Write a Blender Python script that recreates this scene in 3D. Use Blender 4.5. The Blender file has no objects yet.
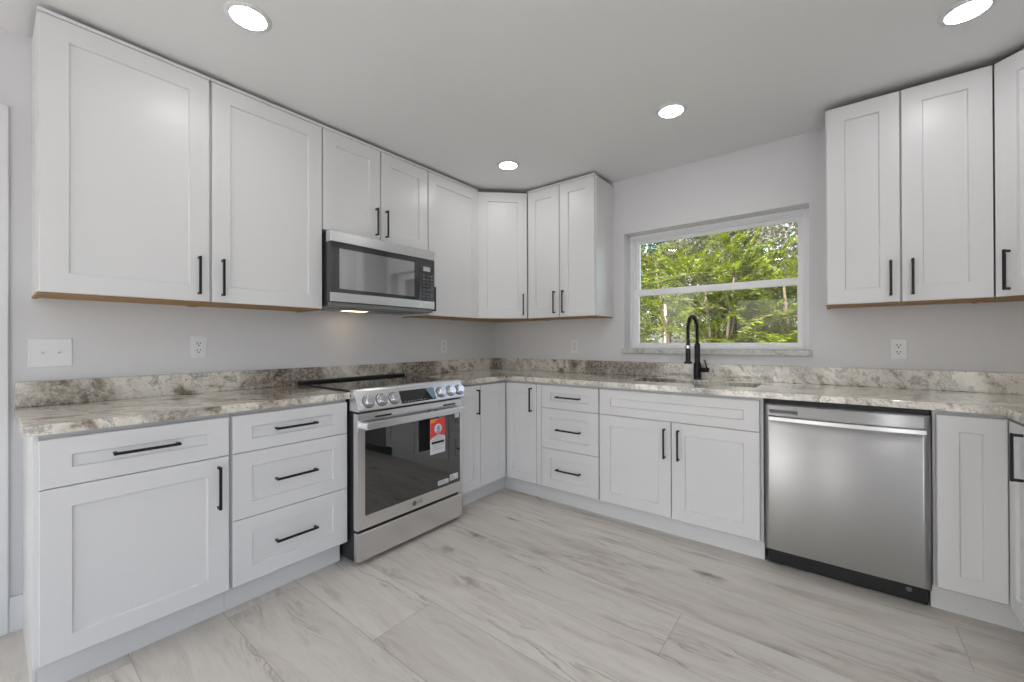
import bpy, bmesh, math, random
from mathutils import Vector, Matrix

IN = 0.0254
sc = bpy.context.scene
COL = sc.collection
R = math.radians

# ------------------------------------------------------------------ camera, world, sun, exposure
cd = bpy.data.cameras.new('camera'); cam = bpy.data.objects.new('camera', cd); COL.objects.link(cam)
YAW, PITCH, ROLL = 0.6634, 0.0031, -0.0032
cam.matrix_world = (Matrix.Translation(Vector((105.11, -123.09, 46.46)) * IN)
                    @ Matrix.Rotation(YAW, 4, 'Z') @ Matrix.Rotation(R(90) + PITCH, 4, 'X') @ Matrix.Rotation(ROLL, 4, 'Z'))
cd.sensor_width = 36; cd.lens = 413.06 / 1024 * 36
cd.shift_x = (512 - 514.57) / 1024; cd.shift_y = (340.09 - 341) / 1024
cd.clip_start = 0.05; cd.clip_end = 500
sc.camera = cam
sc.view_settings.view_transform = 'Standard'
sc.view_settings.look = 'None'
sc.view_settings.exposure = 0.70
sc.view_settings.gamma = 1.0
sc.view_settings.use_curve_mapping = False

world = bpy.data.worlds.new('sky'); sc.world = world; world.use_nodes = True
wn = world.node_tree.nodes; wl = world.node_tree.links
wn.clear()
sky = wn.new('ShaderNodeTexSky'); sky.sky_type = 'NISHITA'; sky.sun_disc = False
sky.sun_elevation = R(52); sky.sun_rotation = R(200); sky.air_density = 1.0; sky.dust_density = 3.0
bg = wn.new('ShaderNodeBackground'); bg.inputs['Strength'].default_value = 0.34
wo = wn.new('ShaderNodeOutputWorld')
hs = wn.new('ShaderNodeHueSaturation'); hs.inputs['Saturation'].default_value = .62      # hazy, half-overcast sky
wl.new(sky.outputs['Color'], hs.inputs['Color']); wl.new(hs.outputs['Color'], bg.inputs['Color']); wl.new(bg.outputs['Background'], wo.inputs['Surface'])

sd = bpy.data.lights.new('sun', 'SUN'); sd.energy = 5.0; sd.angle = R(1.0); sd.color = (1, .97, .93)
sun = bpy.data.objects.new('sun', sd); COL.objects.link(sun)
sun.rotation_euler = (R(42), 0, R(-4))      # high, from over the house towards the garden side
LAMP = 31.0                                 # radiance of the downlights' lenses

# ------------------------------------------------------------------ materials
def new_mat(name):
    m = bpy.data.materials.new(name); m.use_nodes = True
    nt = m.node_tree
    return m, nt, nt.nodes['Principled BSDF']

def plain(name, col, rough=.5, metal=0.0, spec=.5, bump=0, bscale=200, coat=0):
    m, nt, b = new_mat(name)
    b.inputs['Base Color'].default_value = (*col, 1)
    b.inputs['Roughness'].default_value = rough
    b.inputs['Metallic'].default_value = metal
    b.inputs['Specular IOR Level'].default_value = spec
    b.inputs['Coat Weight'].default_value = coat
    if bump:
        g = nt.nodes.new('ShaderNodeNewGeometry')
        n = nt.nodes.new('ShaderNodeTexNoise'); n.inputs['Scale'].default_value = bscale; n.inputs['Detail'].default_value = 3
        p = nt.nodes.new('ShaderNodeBump'); p.inputs['Strength'].default_value = bump; p.inputs['Distance'].default_value = .002
        nt.links.new(g.outputs['Position'], n.inputs['Vector'])
        nt.links.new(n.outputs['Fac'], p.inputs['Height']); nt.links.new(p.outputs['Normal'], b.inputs['Normal'])
    return m

class G:                                     # tiny node-graph helper
    def __init__(s, nt): s.nt = nt; s.N = nt.nodes; s.L = nt.links
    def put(s, sock, v):
        if isinstance(v, (int, float)): sock.default_value = v
        elif isinstance(v, tuple): sock.default_value = v if len(v) != 3 or sock.type != 'RGBA' else (*v, 1)
        else: s.L.new(v, sock)
    def math(s, op, a, b=0.0, c=None):
        n = s.N.new('ShaderNodeMath'); n.operation = op
        s.put(n.inputs[0], a); s.put(n.inputs[1], b)
        if c is not None: s.put(n.inputs[2], c)
        return n.outputs[0]
    def vmath(s, op, a, b=(0, 0, 0)):
        n = s.N.new('ShaderNodeVectorMath'); n.operation = op
        s.put(n.inputs[0], a)
        if op == 'SCALE': s.put(n.inputs['Scale'], b)
        else: s.put(n.inputs[1], b)
        return n.outputs['Value'] if op == 'DOT_PRODUCT' else n.outputs['Vector']
    def comb(s, x, y, z):
        n = s.N.new('ShaderNodeCombineXYZ')
        for i, v in enumerate((x, y, z)): s.put(n.inputs[i], v)
        return n.outputs[0]
    def sep(s, v):
        n = s.N.new('ShaderNodeSeparateXYZ'); s.put(n.inputs[0], v); return n.outputs
    def pos(s): return s.N.new('ShaderNodeNewGeometry').outputs['Position']
    def noise(s, vec, scale, detail=4, rough=.55, dist=0.0):
        n = s.N.new('ShaderNodeTexNoise'); s.put(n.inputs['Vector'], vec)
        for k, v in (('Scale', scale), ('Detail', detail), ('Roughness', rough), ('Distortion', dist)): n.inputs[k].default_value = v
        return n.outputs['Fac']
    def white(s, vec):
        n = s.N.new('ShaderNodeTexWhiteNoise'); n.noise_dimensions = '3D'; s.put(n.inputs['Vector'], vec); return n.outputs['Value']
    def ramp(s, fac, stops, interp='LINEAR'):
        n = s.N.new('ShaderNodeValToRGB'); s.put(n.inputs[0], fac); cr = n.color_ramp; cr.interpolation = interp
        while len(cr.elements) < len(stops): cr.elements.new(.5)
        for e, (p, c) in zip(cr.elements, stops):
            e.position = p; e.color = (*c, 1) if isinstance(c, tuple) else (c, c, c, 1)
        return n.outputs['Color']
    def mix(s, f, a, b, mode='MIX'):
        n = s.N.new('ShaderNodeMix'); n.data_type = 'RGBA'; n.blend_type = mode
        s.put(n.inputs[0], f); s.put(n.inputs[6], a); s.put(n.inputs[7], b); return n.outputs[2]
    def bump(s, h, strength, dist=.002):
        n = s.N.new('ShaderNodeBump'); n.inputs['Strength'].default_value = strength; n.inputs['Distance'].default_value = dist
        s.put(n.inputs['Height'], h); return n.outputs['Normal']

M = {}
M['cab'] = plain('white_cabinet_paint', (.745, .745, .75), .32, spec=.45)
M['carcass'] = plain('grey_white_carcass', (.60, .60, .61), .5)
M['gap'] = plain('shadow_gap_board', (.30, .30, .31), .6)
M['top'] = plain('unfinished_board_shade_dark', (.12, .10, .085), .8)  # unfinished board, darkened so the gap under the ceiling reads as shade
M['wood'] = plain('raw_birch_underside', (.40, .235, .09), .6, bump=.2, bscale=60)
M['wall'] = plain('wall_paint_cool_grey', (.71, .712, .725), .6, spec=.3, bump=.12, bscale=260)
M['ceil'] = plain('ceiling_paint', (.84, .84, .84), .8, spec=.2, bump=.35, bscale=130)
M['trim'] = plain('trim_paint_white', (.76, .765, .775), .4)
M['vinyl'] = plain('white_vinyl', (.90, .90, .925), .3)
M['black'] = plain('matte_black_metal', (.012, .012, .014), .38, metal=.3)
M['blackplastic'] = plain('black_plastic', (.010, .010, .011), .45)
M['darkgap'] = plain('dark_enamel', (.02, .02, .022), .5)
M['plate'] = plain('white_plastic_plate', (.80, .81, .83), .3)
M['slot'] = plain('dark_slot', (.02, .02, .02), .6)
M['cookglass'] = plain('black_ceramic_glass', (.010, .010, .011), .05, spec=.8)
M['ovenglass'] = plain('dark_oven_glass', (.012, .012, .013), .03, spec=1.0); M['ovenglass'].node_tree.nodes['Principled BSDF'].inputs['IOR'].default_value = 1.65
M['mwglass'] = plain('grey_mirror_microwave_glass', (.48, .48, .49), .05, metal=.95, spec=.6)
M['mwblack'] = plain('dark_grey_microwave_glass', (.11, .11, .115), .09, metal=.85)
M['mwkeys'] = plain('key_legend_grey', (.10, .10, .105), .4); M['mwunder'] = plain('dark_grey_underside', (.20, .20, .205), .4)
M['screen'] = plain('pale_display', (.52, .54, .58), .3)
M['chrome'] = plain('bright_chrome', (.82, .82, .83), .15, metal=1)
M['red'] = plain('tag_red', (.75, .06, .05), .45)
M['orange'] = plain('tag_orange', (.85, .30, .04), .45)
M['tagwhite'] = plain('tag_white', (.72, .72, .74), .5)
M['tagblue'] = plain('tag_blue_grey', (.28, .38, .46), .5)
M['taggrey'] = plain('tag_print_grey', (.38, .38, .40), .6)
M['teal'] = plain('teal_film', (.18, .30, .36), .3)
M['logo'] = plain('logo_dark_grey', (.12, .12, .125), .4)

def steel(name, col, rough, aniso=.0, rot=.25, vertical=False, var=.10):
    m, nt, b = new_mat(name); g = G(nt)
    b.inputs['Metallic'].default_value = 1.0
    b.inputs['Base Color'].default_value = (*col, 1)
    b.inputs['Anisotropic'].default_value = aniso
    b.inputs['Anisotropic Rotation'].default_value = rot
    t = nt.nodes.new('ShaderNodeTangent'); t.direction_type = 'UV_MAP'; t.uv_map = 'UVMap'
    nt.links.new(t.outputs['Tangent'], b.inputs['Tangent'])
    uv = nt.nodes.new('ShaderNodeUVMap'); uv.uv_map = 'UVMap'
    s = g.vmath('MULTIPLY', uv.outputs['UV'], (6, 900, 1) if not vertical else (900, 6, 1))
    n = g.noise(s, 1.0, 2)
    g.put(b.inputs['Roughness'], g.math('ADD', g.math('MULTIPLY', n, var), rough - var / 2))
    return m
M['steel'] = steel('brushed_stainless', (.44, .44, .445), .27, .97, .25, var=.008)
M['steelbright'] = steel('satin_stainless_bright', (.73, .73, .74), .27, .3, .25, var=.0)
M['sink'] = steel('sink_stainless', (.42, .42, .42), .32)

def emis(name, col, strength):
    m, nt, b = new_mat(name)
    b.inputs['Base Color'].default_value = (.9, .9, .9, 1)
    b.inputs['Emission Color'].default_value = (*col, 1); b.inputs['Emission Strength'].default_value = strength
    return m
M['lens'] = emis('downlight_lens', (1.0, 1.0, .995), LAMP)
M['mwlamp'] = emis('microwave_lamp', (1.0, .74, .48), 3.0)

def make_granite():
    m, nt, b = new_mat('brown_cream_granite'); g = G(nt)
    p = g.pos()
    w1 = g.noise(p, 3.2, 3); w2 = g.noise(g.vmath('ADD', p, (7.3, 2.1, 4.4)), 3.2, 3); w3 = g.noise(g.vmath('ADD', p, (1.9, 8.2, 3.7)), 3.2, 3)
    warp = g.vmath('SCALE', g.vmath('SUBTRACT', g.comb(w1, w2, w3), (.5, .5, .5)), .11)
    q = g.vmath('ADD', p, warp)
    def nrm(v): l = math.sqrt(sum(c * c for c in v)); return tuple(c / l for c in v)
    d = nrm((.55, .60, -.58)); e = nrm((.58, -.75, -.2)); f = nrm((-.5, .0, -.6))
    s = g.comb(g.math('MULTIPLY', g.vmath('DOT_PRODUCT', q, d), 1.5), g.math('MULTIPLY', g.vmath('DOT_PRODUCT', q, e), 10.5),
               g.math('MULTIPLY', g.vmath('DOT_PRODUCT', q, f), 10.5))
    band = g.noise(s, 1.0, 7, .64, .0)
    base = g.ramp(band, [(.30, (.14, .112, .086)), (.37, (.36, .305, .25)), (.43, (.76, .72, .65)), (.54, (.88, .86, .81)), (.58, (.42, .40, .365)), (.61, (.74, .72, .675)), (.67, (.42, .40, .365)), (.76, (.84, .82, .77))])
    big = g.noise(g.vmath('ADD', p, (3.1, 1.45, 1.7)), 1.25, 3, .55, .5)            # where the stone turns dark and speckled
    zone = g.ramp(big, [(.515, 0.0), (.60, 1.0)])
    sp = g.noise(q, 48, 6, .74, .4)
    spm = g.ramp(sp, [(.44, 0.0), (.55, 1.0)])
    dark = g.mix(spm, (.46, .385, .31), (.06, .043, .033))
    c = g.mix(g.math('MULTIPLY', zone, .85), base, dark)
    vein = g.noise(g.vmath('ADD', s, (5, 5, 5)), 1.5, 5, .6, 1.0)
    vm = g.ramp(g.math('ABSOLUTE', g.math('SUBTRACT', vein, .5)), [(.0, 1.0), (.022, 0.0)])
    c = g.mix(g.math('MULTIPLY', vm, .5), c, (.14, .115, .095))
    fine = g.noise(p, 190, 3, .7)
    c = g.mix(g.ramp(fine, [(.57, 0.0), (.68, .5)]), c, (.24, .21, .18))
    c = g.mix(g.ramp(g.noise(p, 120, 3, .7), [(.60, 0.0), (.72, .5)]), c, (.74, .72, .69))
    c = g.mix(1.0, c, (.97, .955, .925), 'MULTIPLY')
    g.put(b.inputs['Base Color'], c)
    b.inputs['Roughness'].default_value = .10
    b.inputs['IOR'].default_value = 1.85
    return m
M['granite'] = make_granite()

def make_marble():
    m, nt, b = new_mat('pale_marble_sill'); g = G(nt)
    n = g.noise(g.pos(), 14, 6, .65, 1.5)
    g.put(b.inputs['Base Color'], g.ramp(n, [(.3, (.24, .24, .22)), (.45, (.50, .50, .47)), (.6, (.62, .62, .60)), (.75, (.40, .40, .37))]))
    b.inputs['Roughness'].default_value = .25
    return m
M['marble'] = make_marble()

def make_floor():
    m, nt, b = new_mat('greige_oak_planks'); g = G(nt)
    p = g.vmath('SCALE', g.pos(), 1 / IN)                           # inches
    x, y, _ = g.sep(p)
    row_f = g.math('DIVIDE', g.math('SUBTRACT', -26.0, y), 12.0)
    row = g.math('FLOOR', row_f); fr = g.math('FRACT', row_f)
    odd = g.math('MODULO', g.math('ADD', row, 100.0), 2.0)
    joint = g.math('ADD', g.math('MULTIPLY', odd, 24.0), g.math('MULTIPLY', g.math('SUBTRACT', 1.0, odd), g.math('SUBTRACT', 120.0, g.math('MULTIPLY', row, 18.0))))
    xs = g.math('DIVIDE', g.math('ADD', g.math('SUBTRACT', x, joint), 1040.0), 104.0)
    col = g.math('FLOOR', xs); fx = g.math('FRACT', xs)
    seed = g.comb(row, col, 0.0)
    r1 = g.white(seed); r2 = g.white(g.vmath('ADD', seed, (11, 3, 5)))
    off = g.comb(g.math('MULTIPLY', r1, 300.0), g.math('MULTIPLY', r2, 170.0), 0.0)
    q = g.vmath('ADD', p, off)
    qx, qy, _z = g.sep(q)
    wob = g.noise(g.comb(g.math('MULTIPLY', qx, .05), g.math('MULTIPLY', qy, .16), 0.0), 1.0, 3)
    gy = g.math('ADD', qy, g.math('MULTIPLY', wob, 5.0))
    grain = g.noise(g.comb(g.math('MULTIPLY', qx, .040), g.math('MULTIPLY', gy, .34), 0.0), 1.0, 6, .62, 1.1)
    fine = g.noise(g.comb(g.math('MULTIPLY', qx, .22), g.math('MULTIPLY', gy, 4.0), 0.0), 1.0, 4, .6)
    cloud = g.noise(g.comb(g.math('MULTIPLY', qx, .030), g.math('MULTIPLY', qy, .09), 3.0), 1.0, 3, .5)
    c = g.ramp(grain, [(.28, (.47, .415, .355)), (.42, (.615, .565, .505)), (.55, (.70, .655, .595)), (.75, (.745, .705, .65))])
    c = g.mix(g.ramp(cloud, [(.38, .0), (.7, .7)]), c, (.725, .69, .64))
    c = g.mix(g.ramp(fine, [(.50, .0), (.8, .28)]), c, (.42, .37, .315))
    tone = g.math('ADD', .94, g.math('MULTIPLY', r2, .12))
    c = g.mix(1.0, c, g.comb(tone, tone, tone), 'MULTIPLY')
    # long dark mineral streaks, then sparse knots
    streak = g.noise(g.comb(g.math('MULTIPLY', qx, .030), g.math('MULTIPLY', gy, .30), 9.0), 1.0, 5, .6, 1.4)
    sm = g.ramp(g.math('ABSOLUTE', g.math('SUBTRACT', streak, .5)), [(.0, 1.0), (.035, .0)])
    gate = g.ramp(g.noise(g.comb(g.math('MULTIPLY', qx, .035), g.math('MULTIPLY', qy, .16), 5.0), 1.0, 3), [(.50, .0), (.66, 1.0)])
    c = g.mix(g.math('MULTIPLY', g.math('MULTIPLY', sm, gate), .55), c, (.20, .165, .135))
    v = nt.nodes.new('ShaderNodeTexVoronoi'); v.inputs['Scale'].default_value = 1.0
    kn = g.noise(g.comb(g.math('MULTIPLY', qx, .28), g.math('MULTIPLY', gy, .9), 7.0), 1.0, 5, .65)
    g.put(v.inputs['Vector'], g.comb(g.math('MULTIPLY', qx, .060), g.math('MULTIPLY', gy, .15), 0.0))
    dk = g.math('ADD', v.outputs['Distance'], g.math('MULTIPLY', g.math('SUBTRACT', kn, .5), .42))
    pick = g.math('GREATER_THAN', g.white(v.outputs['Position']), .35)
    km = g.math('MULTIPLY', g.ramp(dk, [(.0, 1.0), (.06, .75), (.22, .0)]), pick)
    c = g.mix(g.math('MULTIPLY', km, .8), c, (.15, .12, .095))
    # seams
    e1 = g.math('MINIMUM', fr, g.math('SUBTRACT', 1.0, fr)); e2 = g.math('MINIMUM', fx, g.math('SUBTRACT', 1.0, fx))
    s1 = g.math('LESS_THAN', e1, .006); s2 = g.math('LESS_THAN', e2, .0007)
    seam = g.math('MAXIMUM', s1, s2)
    c = g.mix(g.math('MULTIPLY', seam, .38), c, (.22, .19, .16))
    g.put(b.inputs['Base Color'], c)
    g.put(b.inputs['Roughness'], g.math('ADD', .42, g.math('MULTIPLY', grain, .2)))
    b.inputs['Specular IOR Level'].default_value = .35
    g.put(b.inputs['Normal'], g.bump(g.math('SUBTRACT', fine, g.math('MULTIPLY', seam, 1.5)), .12, .001))
    return m
M['floor'] = make_floor()

def make_glass():
    m, nt, b = new_mat('window_glass'); nt.nodes.remove(b)
    g = G(nt)
    out = nt.nodes['Material Output']
    tr = nt.nodes.new('ShaderNodeBsdfTransparent'); tr.inputs['Color'].default_value = (.97, .98, .97, 1)
    gl = nt.nodes.new('ShaderNodeBsdfGlossy'); gl.inputs['Roughness'].default_value = .0
    fr = nt.nodes.new('ShaderNodeFresnel'); fr.inputs['IOR'].default_value = 1.32
    mx = nt.nodes.new('ShaderNodeMixShader')
    nt.links.new(fr.outputs['Fac'], mx.inputs['Fac']); nt.links.new(tr.outputs['BSDF'], mx.inputs[1]); nt.links.new(gl.outputs['BSDF'], mx.inputs[2])
    nt.links.new(mx.outputs['Shader'], out.inputs['Surface'])
    return m
M['glass'] = make_glass()

def leaf_mat(name, c1, c2, scale=6, trans=.35):
    m, nt, b = new_mat(name); g = G(nt)
    n = g.white(g.vmath('SNAP', g.pos(), (.11, .11, .11)))
    n2 = g.noise(g.pos(), scale * .25, 3)
    f = g.math('ADD', g.math('MULTIPLY', n, .55), g.math('MULTIPLY', g.math('SUBTRACT', n2, .3), .9))
    c = g.mix(f, c1, c2)  # dark end of the mix carries painted shade between the leaves
    g.put(b.inputs['Base Color'], c); b.inputs['Roughness'].default_value = .55
    t = nt.nodes.new('ShaderNodeBsdfTranslucent'); g.put(t.inputs['Color'], c)
    mx = nt.nodes.new('ShaderNodeMixShader'); mx.inputs['Fac'].default_value = trans
    nt.links.new(b.outputs['BSDF'], mx.inputs[1]); nt.links.new(t.outputs['BSDF'], mx.inputs[2])
    nt.links.new(mx.outputs['Shader'], nt.nodes['Material Output'].inputs['Surface'])
    return m
M['leaf_bright'] = leaf_mat('bright_green_leaves', (.02, .06, .002), (.40, .47, .012), trans=.36)
M['leaf_mid'] = leaf_mat('olive_green_leaves', (.015, .03, .006), (.24, .23, .05))
M['leaf_oak'] = leaf_mat('grey_olive_oak_leaves', (.05, .052, .03), (.40, .37, .27))
M['leaf_dark'] = leaf_mat('dark_blue_green_leaves', (.02, .05, .03), (.12, .19, .09))
M['bark'] = plain('pale_tan_bark', (.20, .145, .10), .8, bump=.5, bscale=30)
M['barkgrey'] = plain('grey_bark', (.26, .23, .20), .85, bump=.6, bscale=20)
M['pole'] = plain('weathered_pale_pole', (.62, .58, .50), .7)
M['bounce_slab'] = plain('pale_concrete', (.55, .53, .50), .85)  # for the added slab that bounces sunlight indoors
M['lawn'] = plain('lawn_grass', (.16, .22, .07), .9, bump=.6, bscale=40)
M['pink'] = plain('pale_pink_stucco', (.78, .60, .54), .8)
M['roof'] = plain('grey_shingle_roof', (.30, .28, .27), .8)
M['carpaint'] = plain('pale_blue_car_paint', (.50, .56, .66), .3, coat=.5)
M['carglass'] = plain('car_glass', (.03, .035, .04), .1)
M['rubber'] = plain('tyre_rubber', (.02, .02, .02), .7)

# ------------------------------------------------------------------ geometry helpers (all lengths in inches)
class Frame:
    def __init__(s, o, u, n, v=(0, 0, 1)):
        s.o = Vector(o); s.u = Vector(u); s.v = Vector(v); s.n = Vector(n)
    def __call__(s, a, b, c): return s.o + s.u * a + s.v * b + s.n * c
WORLD = Frame((0, 0, 0), (1, 0, 0), (0, 0, 1), (0, 1, 0))           # (x, y, z)
LEFT = Frame((0, 0, 0), (0, 1, 0), (1, 0, 0))                       # a = y, b = z, c = x
BACK = Frame((0, 0, 0), (1, 0, 0), (0, -1, 0))                      # a = x, b = z, c = -y
XR = 151.2
RIGHT = Frame((XR, 0, 0), (0, -1, 0), (-1, 0, 0))                   # a = -y, b = z, c = XR - x
S2 = math.sqrt(.5)

class MB:
    def __init__(s, fr=WORLD): s.bm = bmesh.new(); s.fr = fr; s.sm = set()
    def _merge(s, tb, smooth=False, mat=0, raw=False):
        mp = {}
        for v in tb.verts: mp[v] = s.bm.verts.new(v.co if raw else s.fr(*v.co))
        for f in tb.faces:
            try: nf = s.bm.faces.new([mp[v] for v in f.verts])
            except ValueError: continue
            nf.smooth = smooth; nf.material_index = mat
        tb.free()
    def box(s, a0, a1, b0, b1, c0, c1, bev=0.0, seg=1, mat=0):
        tb = bmesh.new()
        V = [tb.verts.new((a, b, c)) for a in (a0, a1) for b in (b0, b1) for c in (c0, c1)]
        for q in ((0, 1, 3, 2), (4, 6, 7, 5), (0, 4, 5, 1), (2, 3, 7, 6), (0, 2, 6, 4), (1, 5, 7, 3)): tb.faces.new([V[i] for i in q])
        bmesh.ops.recalc_face_normals(tb, faces=tb.faces[:])
        if bev: bmesh.ops.bevel(tb, geom=tb.edges[:], offset=bev, segments=seg, affect='EDGES', profile=.5)
        s._merge(tb, mat=mat); return s
    def loops(s, loops, cap0=True, cap1=True, close=True, smooth=False, mat=0):
        tb = bmesh.new(); L = [[tb.verts.new(p) for p in l] for l in loops]; n = len(L[0])
        for A, B in zip(L, L[1:]):
            for i in range(n if close else n - 1):
                j = (i + 1) % n; tb.faces.new((A[i], A[j], B[j], B[i]))
        if cap0: tb.faces.new(L[0][::-1])
        if cap1: tb.faces.new(L[-1])
        bmesh.ops.recalc_face_normals(tb, faces=tb.faces[:])
        s._merge(tb, smooth, mat); return s
    def prism(s, prof, a0, a1, mat=0, bev=0):                       # profile [(b, c)] extruded along a
        tb = bmesh.new()
        A = [tb.verts.new((a0, b, c)) for b, c in prof]; B = [tb.verts.new((a1, b, c)) for b, c in prof]
        n = len(prof)
        for i in range(n): tb.faces.new((A[i], A[(i + 1) % n], B[(i + 1) % n], B[i]))
        tb.faces.new(A[::-1]); tb.faces.new(B)
        bmesh.ops.recalc_face_normals(tb, faces=tb.faces[:])
        if bev: bmesh.ops.bevel(tb, geom=tb.edges[:], offset=bev, segments=2, affect='EDGES', profile=.5)
        s._merge(tb, mat=mat); return s
    def poly(s, prof, c0, c1, mat=0):                               # outline [(a, b)] extruded along c
        return s.loops([[(a, b, c0) for a, b in prof], [(a, b, c1) for a, b in prof]], mat=mat)
    def tube(s, pts, r, seg=12, smooth=True, mat=0, cap=True):      # r a number or a list
        P = [Vector(p) for p in pts]; n = len(P)
        rr = r if isinstance(r, (list, tuple)) else [r] * n
        T = [(P[min(i + 1, n - 1)] - P[max(i - 1, 0)]).normalized() for i in range(n)]
        x = T[0].orthogonal().normalized(); loops = []
        for i in range(n):
            x = (x - T[i] * x.dot(T[i])).normalized(); y = T[i].cross(x)
            loops.append([tuple(P[i] + (x * math.cos(k * 2 * math.pi / seg) + y * math.sin(k * 2 * math.pi / seg)) * rr[i]) for k in range(seg)])
        return s.loops(loops, cap, cap, True, smooth, mat)
    def lathe(s, o, ax, prof, seg=32, mat=0, smooth=False):         # prof [(r, h)] around the axis ax at o
        o = Vector(o); ax = Vector(ax).normalized(); x = ax.orthogonal().normalized(); y = ax.cross(x)
        return s.loops([[tuple(o + ax * h + (x * math.cos(k * 2 * math.pi / seg) + y * math.sin(k * 2 * math.pi / seg)) * r) for k in range(seg)] for r, h in prof],
                       mat=mat, smooth=smooth)
    def shaker(s, a0, a1, b0, b1, c, t=.75, fs=2.9, fb=None, rec=.40, e=.07):
        fb = fb or fs
        def rect(i, j, cc): return [(a0 + i, b0 + j, cc), (a1 - i, b0 + j, cc), (a1 - i, b1 - j, cc), (a0 + i, b1 - j, cc)]
        return s.loops([rect(0, 0, c - t), rect(0, 0, c - e), rect(e, e, c), rect(fs, fb, c), rect(fs + .16, fb + .16, c - rec)])
    def plan(s, cells, z0, z1, bev=.0):                             # union of (x0, x1, y0, y1, solid) on a grid; later cells win
        xs = sorted({v for q in cells for v in q[:2]}); ys = sorted({v for q in cells for v in q[2:4]})
        inn = {}
        for i in range(len(xs) - 1):
            for j in range(len(ys) - 1):
                mx, my = (xs[i] + xs[i + 1]) / 2, (ys[j] + ys[j + 1]) / 2; k = False
                for q in cells:
                    if q[0] < mx < q[1] and q[2] < my < q[3]: k = q[4]
                inn[i, j] = k
        tb = bmesh.new(); vs = {}
        def V(i, j, z):
            if (i, j, z) not in vs: vs[i, j, z] = tb.verts.new((xs[i], ys[j], z))
            return vs[i, j, z]
        for (i, j), k in inn.items():
            if not k: continue
            tb.faces.new((V(i, j, z1), V(i + 1, j, z1), V(i + 1, j + 1, z1), V(i, j + 1, z1)))
            tb.faces.new((V(i, j, z0), V(i, j + 1, z0), V(i + 1, j + 1, z0), V(i + 1, j, z0)))
            for di, dj, e in ((-1, 0, ((i, j + 1), (i, j))), (1, 0, ((i + 1, j), (i + 1, j + 1))), (0, -1, ((i, j), (i + 1, j))), (0, 1, ((i + 1, j + 1), (i, j + 1)))):
                if not inn.get((i + di, j + dj)):
                    (p, q_), (r, t) = e
                    tb.faces.new((V(p, q_, z0), V(r, t, z0), V(r, t, z1), V(p, q_, z1)))
        bmesh.ops.recalc_face_normals(tb, faces=tb.faces[:])
        if bev:
            ed = [e for e in tb.edges if len(e.link_faces) == 2 and e.calc_face_angle(0) > 1 and (abs(e.verts[0].co.z - z1) < 1e-4 and abs(e.verts[1].co.z - z1) < 1e-4)]
            bmesh.ops.bevel(tb, geom=ed, offset=bev, segments=2, affect='EDGES', profile=.5)
        s._merge(tb); return s
    def build(s, name, mat, parent=None, kind=None, auto=False):
        me = bpy.data.meshes.new(name)
        o = bpy.data.objects.new(name, me); COL.objects.link(o)
        org = Vector((0, 0, 0))
        if parent is not None:
            o.parent = parent; org = wloc(parent)
        bm = s.bm
        bm.normal_update()
        uvl = bm.loops.layers.uv.new('UVMap')
        inv = Matrix((s.fr.u, s.fr.v, s.fr.n))
        for f in bm.faces:
            n = inv @ f.normal; k = max(range(3), key=lambda i: abs(n[i]))
            for l in f.loops:
                p = inv @ (l.vert.co - s.fr.o) * IN
                l[uvl].uv = ((p[0], p[1]), (p[0], p[2]), (p[2], p[1]))[(2, 1, 0).index(k)]
        for v in bm.verts: v.co = (v.co - org) * IN
        bm.to_mesh(me); bm.free()
        for x in (mat if isinstance(mat, list) else [mat]): me.materials.append(M[x] if isinstance(x, str) else x)
        if kind: o['kind'] = kind
        o['org'] = list(org); del o['org']
        ORG[o.name] = org
        return o

ORG = {}
def wloc(o): return ORG[o.name]
def thing(name, label, cat, loc, group=None):
    o = bpy.data.objects.new(name, None); COL.objects.link(o)
    o.location = Vector(loc) * IN; ORG[o.name] = Vector(loc)
    o.empty_display_size = .05
    o['label'] = label; o['category'] = cat
    if group: o['group'] = group
    return o
def tag(o, label, cat, group=None, kind=None):
    o['label'] = label; o['category'] = cat
    if group: o['group'] = group
    if kind: o['kind'] = kind
    return o
def recentre(o, loc):                                               # put a single-mesh thing's origin at its base
    v = Vector(loc) * IN
    o.data.transform(Matrix.Translation(-v)); o.location = v; ORG[o.name] = Vector(loc); return o

def bar_handle(fr, parent, a0, a1, b0, b1, c):                      # square black bar pull on two posts; the long side of the box is its length
    m = MB(fr); w = .2
    vert = (b1 - b0) > (a1 - a0)
    if vert:
        a = (a0 + a1) / 2
        m.box(a - w, a + w, b0, b1, c + .95, c + 1.3, .05)
        for b in (b0 + .25, b1 - .25): m.box(a - w * .8, a + w * .8, b - .2, b + .2, c, c + 1.0)
    else:
        b = (b0 + b1) / 2
        m.box(a0, a1, b - w, b + w, c + .95, c + 1.3, .05)
        for a in (a0 + .25, a1 - .25): m.box(a - .2, a + .2, b - w * .8, b + w * .8, c, c + 1.0)
    return m.build('handle', 'black', parent)
HL = 7.0
def vh(fr, parent, a, b, c): return bar_handle(fr, parent, a - .2, a + .2, b - HL / 2, b + HL / 2, c)
def hh(fr, parent, a, b, c): return bar_handle(fr, parent, a - 3.75, a + 3.75, b - .2, b + .2, c)

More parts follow.
